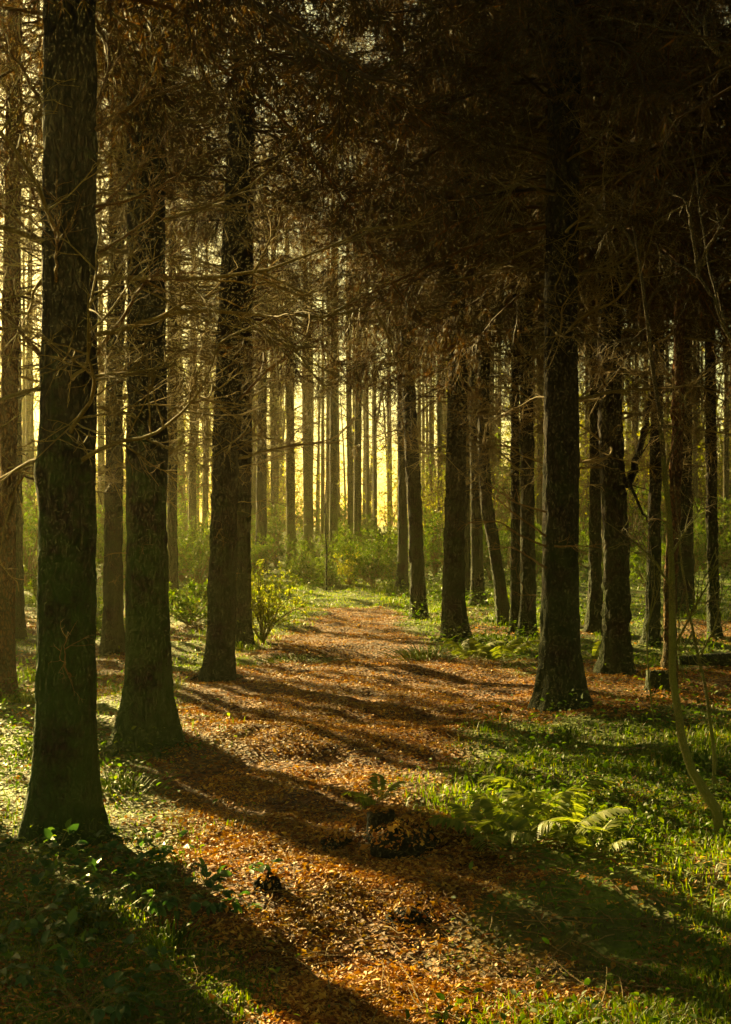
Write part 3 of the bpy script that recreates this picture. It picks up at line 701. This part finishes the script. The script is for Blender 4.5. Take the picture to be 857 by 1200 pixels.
# low leafy ground cover
def herb_d(x, y):
    n = smooth(.46, .62, fbm(x*.6, y*.6, 0, 131, 4))
    return (1-litter_mask(x, y))*(.12+.88*n)*np.where(y < 12, .55, 1.)*np.where((y < 6.5) & (x < -.4), .4, 1.)
P, rng = scatter(120000, herb_d, seed=3, power=.75, yhi=36, spread=1.2)
M = len(P); yaw = rng.uniform(0, 2*PI, M); tl = rng.normal(.15, .35, M)
P[:, 2] += rng.random(M)**1.6*(.10+.012*P[:, 1])
d = np.stack([np.cos(yaw)*np.cos(tl), np.sin(yaw)*np.cos(tl), np.sin(tl)], 1); nr = norm(np.stack([rng.normal(0, .5, M), rng.normal(0, .5, M), np.ones(M)], 1))
L = rng.uniform(.012, .036, M)*(1+.055*P[:, 1]); mb = MB(); leaves(mb, P, d, nr, L, L*.6, .2)
tag(link('ground_cover', mb.mesh('ground_cover', HERB)), 'low leafy green plants covering the floor beside the path', 'ground cover', None, 'stuff')
# needles and broken twigs on the floor
P, rng = scatter(5000, lambda x, y: np.full_like(x, .8), seed=4, power=1.3, yhi=20)
M = len(P); yaw = rng.uniform(0, 2*PI, M); L = rng.uniform(.05, .28, M); dv = np.stack([np.cos(yaw), np.sin(yaw), rng.normal(0, .12, M)], 1)*L[:, None]
P[:, 2] += .012; Q = np.stack([P, P+dv*.35+rng.normal(size=(M, 3))*.006, P+dv*.7+rng.normal(size=(M, 3))*.008, P+dv], 1)
mb = MB(); tubes(mb, Q, np.repeat(rng.uniform(.0012, .004, M)[:, None], 4, 1)*np.linspace(1, .5, 4)[None], 4)
tag(link('twig_litter', mb.mesh('twig_litter', TWIG)), 'thin broken twigs scattered over the forest floor', 'twig litter', None, 'stuff')

# ------------------------------------------------------------------ plants near the camera
def bramble(seed, n_st, L0, leafL):
    rng = np.random.default_rng(seed); st = MB(); lf = MB()
    P = []
    for i in range(n_st):
        az = rng.uniform(0, 2*PI)
        P.append(path(L0*rng.uniform(.6, 1.2), 9, (math.cos(az)*.8, math.sin(az)*.8, rng.uniform(.5, 1.3)), [0, -.22, -.35], .10, rng)[0])
    P = np.stack(P); tubes(st, P, taper(n_st, 9, .0035, .0015), 4)
    c = grow(P, 5, .07, .9, .1, 3, .25, .1, .3, rng, 0); tubes(st, c, taper(len(c), 3, .0012, .0008), 3)
    for kk in (-.75, 0, .75):
        e = c[:, -1]; tn = norm(c[:, -1]-c[:, 0]); side = norm(np.cross(tn, np.array([0, 0, 1.])))
        d = norm(tn*math.cos(kk)+side*math.sin(kk)+rng.normal(size=e.shape)*.12+np.array([0, 0, -.08]))
        nr = norm(np.array([0, 0, 1.])+rng.normal(size=e.shape)*.3)
        L = leafL*rng.uniform(.7, 1.15, len(e))*(1 if kk == 0 else .85); leaves(lf, e, d, nr, L, L*.72, .16)
    return st.mesh('stem', SAPBARK), lf.mesh('foliage', BRAMBLE)
BR = [bramble(500+i, 5, .34, .062) for i in range(4)]
bl = [(62, 1020, 'bramble with lit leaves right against the foot of the nearest trunk'), (130, 1045, 'bramble with bright leaf pair, below the foot of the nearest trunk'),
      (15, 1030, 'dark bramble at the left edge below the nearest trunk'), (215, 1070, 'bramble spreading toward the path, right of the bright grass tuft'),
      (240, 1050, 'bramble with pale shining leaves at the edge of the path'), (90, 1085, 'dark bramble in shade midway down the lower left'),
      (165, 1075, 'bramble with one large upright green leaf'), (28, 1090, 'shaded bramble low at the left edge'), (100, 1165, 'bright bramble with a drooping leaf near the bottom left corner'),
      (40, 1150, 'bramble with narrow lit leaves left of the drooping bright one'), (170, 1012, 'bramble in the shadow right of the nearest trunk'), (95, 1195, 'bramble cut by the bottom edge of the photo')]
for i, (px, py, lab) in enumerate(bl):
    x, Y, z = ground_at(px, py); t = thing('bramble_plant', lab, 'plant', (x, Y, z-.01), random.uniform(0, 6.28), 'brambles in the lower left', random.uniform(.75, 1.1))
    link('stem', BR[i % 4][0], t); link('foliage', BR[i % 4][1], t)

def frond_mesh(seed, L=.52):
    rng = np.random.default_rng(seed); mb = MB(); P = path(L, 24, (1, 0, .75), [-.02, -.045, -.07], .012, rng)
    tubes(mb, P, taper(1, 24, .003, .001), 4); P = P[0]
    for k in range(4, 24):
        t = k/23; tn = norm(P[k]-P[k-1]); ln = L*.36*math.sin(PI*min(1, .12+.95*(1-t)))**.8*(1-.25*t)
        for s in (-1, 1):
            d0 = norm(np.array([[tn[0]*.55, s*1., tn[2]*.3-.22]])+rng.normal(size=(1, 3))*.10)
            leaves(mb, P[k][None], d0, np.array([[-.25, 0, 1.]])+rng.normal(size=(1, 3))*.15, np.array([ln]), np.array([.014+ln*.16]), .10)
    return mb.mesh('frond', FERN)
FR = [frond_mesh(520+i) for i in range(3)]
def fern(px, py, n, s, label, dz=0):
    x, Y, z = ground_at(px, py); t = thing('fern', label, 'fern', (x, Y, z+dz), random.uniform(0, 6.28), 'ferns beside the path', s)
    for k in range(n): link('frond', FR[k % 3], t, (0, 0, 0), (random.uniform(-.35, .35), random.uniform(-.45, .10), k*2*PI/n+random.uniform(-.3, .3)), [random.uniform(.75, 1.1)]*3)
random.seed(3)
fern(615, 985, 7, .80, 'pale fern on the sunny bank, in the middle of the right-hand fern patch')
fern(572, 985, 6, .62, 'low fern at the path edge, left of the fern patch')
fern(660, 985, 6, .68, 'fern with darker fronds on the right side of the fern patch')
fern(632, 955, 4, .95, 'fern with one tall raised frond pointing right')
fern(590, 965, 5, .6, 'small fern at the back of the fern patch')
fern(700, 1005, 4, .45, 'small fern among twigs right of the patch')
fern(590, 778, 5, 1.0, 'bushy fern by the bright grass, left of the thickest right trunk')
fern(550, 775, 4, .9, 'fern among bright grass in front of the straight path trunk')
fern(695, 775, 5, .9, 'sunlit fern between the thickest trunk and the lumpy trunk')

fern(444, 965, 5, .40, 'little bright fern growing on the rotten stump', .10)
# grass tufts that stand out
def tuft(px, py, label, n=90, h=.16, s=.10, mat=GRASS, seed=0):
    x, Y, z = ground_at(px, py); rng = np.random.default_rng(seed+900); b_ = rng.normal(0, s*.35, (n, 3)); b_[:, 2] = -.01
    d_ = norm(np.stack([b_[:, 0]*4+rng.normal(0, .25, n), b_[:, 1]*4+rng.normal(0, .25, n), np.ones(n)], 1)); hh = h*rng.uniform(.5, 1.1, n)
    Pp = np.stack([b_, b_+d_*hh[:, None]*.5, b_+d_*hh[:, None]*.85+np.stack([d_[:, 0], d_[:, 1], -.1*np.ones(n)], 1)*hh[:, None]*.25, b_+d_*hh[:, None]*.95+np.stack([d_[:, 0], d_[:, 1], -.3*np.ones(n)], 1)*hh[:, None]*.6], 1)
    m_ = MB(); tubes(m_, Pp, np.repeat(np.array([[.0026, .0022, .0015, .0003]]), n, 0)*(1+.05*Y), 3)
    o = link('grass_tuft', m_.mesh('grass_tuft', mat), None, (x, Y, z)); tag(o, label, 'grass tuft', 'single grass tufts')
for i, a in enumerate([(105, 1082, 'spiky lit grass tuft among the brambles in the lower left'), (200, 1115, 'small grass tuft at the edge of the shadow, lower left'), (430, 945, 'bright tuft of grass growing beside the old stump on the path', 60, .12, .06),
                       (50, 885, 'yellow grass tuft left of the nearest trunk', 120, .2, .2), (665, 868, 'short grass tuft in front of the thickest right trunk', 60, .16), (620, 880, 'tiny pale grass tuft left of the one before the thick trunk', 30, .12),
                       (500, 770, 'bright broad grass tuft at the right edge of the path', 260, .22, .5), (345, 775, 'sunlit grass strip beside the leaning trunk', 260, .14, .6), (140, 925, 'bright grass tuft just right of the nearest trunk', 160, .16, .3)]):
    tuft(*a, seed=i)

x, Y, z = ground_at(835, 782)
lg = thing('fallen_log', 'dark fallen log lying among plants near the right edge', 'log', (x, Y, z+.07))
P_ = np.array([[-.35, .1, 0], [.2, 0, .02], [.8, -.1, .03], [1.6, -.2, .02], [2.4, -.25, .0]])[None]; m_ = MB(); tubes(m_, P_, np.array([[.05, .085, .09, .08, .05]]), 18); m_.add(np.concatenate([P_[0, :1]+np.stack([np.zeros(18), .05*np.cos(np.arange(18)*2*PI/18), .05*np.sin(np.arange(18)*2*PI/18)], 1)]), np.arange(18)[None])
link('trunk', m_.mesh('trunk', BARK), lg)
m_ = MB(); tw = grow(P_, 7, .8, .9, .1, 7, .1, .2, .1); tubes(m_, tw, taper(7, 7, .012, .003), 5); link('branch', m_.mesh('branch', TWIG), lg)
# fallen twigs among the ferns
for i, (px, py, rz, s, lab) in enumerate([(690, 1010, .4, .5, 'pale dead twig lying among the ferns on the right'), (585, 1008, -.3, .25, 'short light stick at the edge of the fern patch'), (600, 905, 2.8, .35, 'thin twig on the moss beyond the ferns')]):
    x, Y, z = ground_at(px, py); tag(link('fallen_twig', LIMBS_BARE[i], None, (x, Y, z+.03), (.2, .1, rz), (s, s, s)), lab, 'twig')

# ------------------------------------------------------------------ saplings at the right
def sapling(label, pts, r0, r1, seed, twigs=(9, .55, 4, .2), extra=()):
    x, Y, z = ground_at(*pts[0][:2]); t = thing('young_tree', label, 'young tree', (x, Y, z-.05))
    pp = [Vector((x, Y, z-.1))]+[at(a, b_, Y+c) for a, b_, c in pts[1:]]
    limb_to(t, pp, r0, r1, SAPBARK, (0, 0, 0, 0), seed, 'trunk')
    for k, e in enumerate(extra): limb_to(t, [at(a, b_, Y+c) for a, b_, c in e], max(r1, .007), .002, SAPBARK, (9, .32, 4, .14), seed+10+k)
    return t
sapling('young tree with a mossy bent foot, leaning in from the right edge', [(848, 985), (846, 955, 0), (832, 935, .02), (806, 900, .1), (793, 850, .2), (789, 800, .25), (788, 700, .3), (785, 600, .3), (779, 530, .3), (768, 440, .3), (757, 360, .3), (748, 300, .3), (742, 265, .3), (715, 258, .3)][:13], .030, .005, 700,
        extra=[[(781, 550, .3), (795, 505, .2), (806, 480, .1)], [(757, 362, .3), (775, 330, .2), (782, 312, .1)], [(744, 290, .3), (728, 262, .3), (712, 262, .3), (709, 272, .3)], [(788, 690, .3), (770, 660, .2), (750, 640, .2), (708, 610, .0)], [(762, 380, .3), (740, 400, .4), (695, 398, .5)],
               [(790, 760, .3), (820, 700, .1), (850, 650, 0)], [(787, 650, .3), (805, 620, .3), (830, 585, .2)]])
sapling('thin dark shoot rising from the plants left of the bent foot', [(838, 925), (838, 900, 0), (834, 850, 0), (825, 790, .1), (812, 740, .1), (803, 690, .1), (795, 630, .1), (790, 560, .1)], .014, .004, 720,
        extra=[[(820, 770, .1), (838, 735, 0), (846, 700, 0)], [(812, 740, .1), (800, 765, 0), (775, 735, 0)], [(803, 690, .1), (795, 720, .1), (798, 780, .1)]])
sapling('thin pale shoot beside the cut stump', [(768, 850), (760, 790, 0), (757, 740, 0), (768, 690, 0), (766, 650, 0)], .008, .003, 740, extra=[[(757, 740, 0), (772, 690, 0), (775, 670, 0)]])
# a young tree beyond the right edge whose lit branches reach into the picture
Yr = 5.2
x = (905-CX)/FPX*Yr
t = thing('young_tree', 'mossy branches reaching into the upper right corner from beyond the edge', 'young tree', (x, Yr, gh(x, Yr)-.05))
limb_to(t, [Vector((x, Yr, gh(x, Yr)-.1)), at(900, 700, Yr), at(890, 450, Yr), at(895, 200, Yr), at(900, -60, Yr)], .035, .015, SAPBARK, (0, 0, 0, 0), 760, 'trunk')
for k, e in enumerate([[(890, 455, 0), (857, 405, 0), (838, 350, 0), (820, 325, 0), (790, 305, .1), (762, 298, .2)], [(820, 325, 0), (814, 290, 0), (806, 240, 0), (800, 232, 0)], [(817, 318, 0), (835, 280, -.05), (862, 235, -.1)],
                       [(896, 120, 0), (860, 78, 0), (828, 50, 0), (805, 20, 0), (790, -5, 0)], [(828, 48, 0), (826, 20, 0), (835, -8, 0)], [(898, 60, 0), (850, 50, .2), (790, 36, .3), (700, 18, .4)], [(893, 330, 0), (850, 385, .1), (828, 300, .2), (810, 160, .3)]]):
    limb_to(t, [at(a, b_, Yr+c) for a, b_, c in e], .010, .0025, SAPBARK, (4, .22, 2, .1), 770+k)

x, Y, z = ground_at(383, 692)
t = thing('young_tree', 'thin bare sapling in front of the thicket at the end of the path', 'young tree', (x, Y, z-.05))
limb_to(t, [Vector((x, Y, z-.1)), at(383, 640, Y), at(381, 590, Y), at(384, 540, Y)], .025, .008, BARK, (9, .6, 4, .25), 790, 'trunk')

# ------------------------------------------------------------------ haze, light, camera
HAZE = dict(density=.0007, color=(1., .91, .46), g=.62)
def haze():
    x0, x1, y0, y1, z0, z1 = -70, 70, -8, 120, -2.0, 19.5
    V = [(x, y, z) for x in (x0, x1) for y in (y0, y1) for z in (z0, z1)]
    F = [(0, 1, 3, 2), (4, 6, 7, 5), (0, 4, 5, 1), (2, 3, 7, 6), (0, 2, 6, 4), (1, 5, 7, 3)]
    m_ = MB(); m_.add(V, F)
    mt, nt, o = new_mat('hazy forest air'); p = N(nt, 'ShaderNodeVolumePrincipled')
    p.inputs['Density'].default_value = HAZE['density']; p.inputs['Color'].default_value = (*HAZE['color'], 1); p.inputs['Anisotropy'].default_value = HAZE['g']
    nt.links.new(p.outputs[0], o.inputs['Volume'])
    tag(link('haze', m_.mesh('haze', mt, False)), 'thin sunlit haze between the trunks', 'haze', None, 'stuff')
haze()

w = bpy.data.worlds.new('World'); SC.world = w; w.use_nodes = True; nt = w.node_tree
bg = nt.nodes['Background']; sky = nt.nodes.new('ShaderNodeTexSky'); sky.sky_type = 'NISHITA'; sky.sun_disc = False
sky.sun_elevation = SUN_EL; sky.sun_rotation = SUN_AZ; sky.dust_density = 1.0; sky.air_density = 1.0
nt.links.new(mix(nt, 1.0, sky.outputs[0], (1., .82, .45), 'MULTIPLY'), bg.inputs[0]); bg.inputs[1].default_value = .05
sl = bpy.data.lights.new('sun', 'SUN'); sl.energy = 5.0; sl.angle = math.radians(.55); sl.color = (1., .78, .42)
so = bpy.data.objects.new('sun', sl); COL.objects.link(so); so.rotation_euler = (-SUNV).to_track_quat('-Z', 'Y').to_euler(); so.location = SUNV*60

cam = bpy.data.cameras.new('camera'); co = bpy.data.objects.new('camera', cam); COL.objects.link(co); SC.camera = co
co.location = (0, 0, CAMZ); co.rotation_euler = (PI/2, 0, 0)
cam.sensor_fit = 'VERTICAL'; cam.sensor_height = 36; cam.lens = 36*FPX/1200; cam.shift_y = (HY-600)/1200; cam.clip_end = 2000; cam.clip_start = .05

SC.render.engine = 'CYCLES'
cy = SC.cycles; cy.use_denoising = True; cy.max_bounces = 5; cy.diffuse_bounces = 2; cy.glossy_bounces = 2; cy.transmission_bounces = 2; cy.volume_bounces = 0; cy.transparent_max_bounces = 4
cy.use_adaptive_sampling = True; cy.adaptive_threshold = .02; cy.caustics_reflective = False; cy.caustics_refractive = False
vs = SC.view_settings; vs.view_transform = 'Standard'; vs.look = 'None'; vs.gamma = 1; vs.use_curve_mapping = False; vs.exposure = 2.4
vs.use_white_balance = True; vs.white_balance_temperature = 9000; vs.white_balance_tint = -5
SC.display_settings.display_device = 'sRGB'
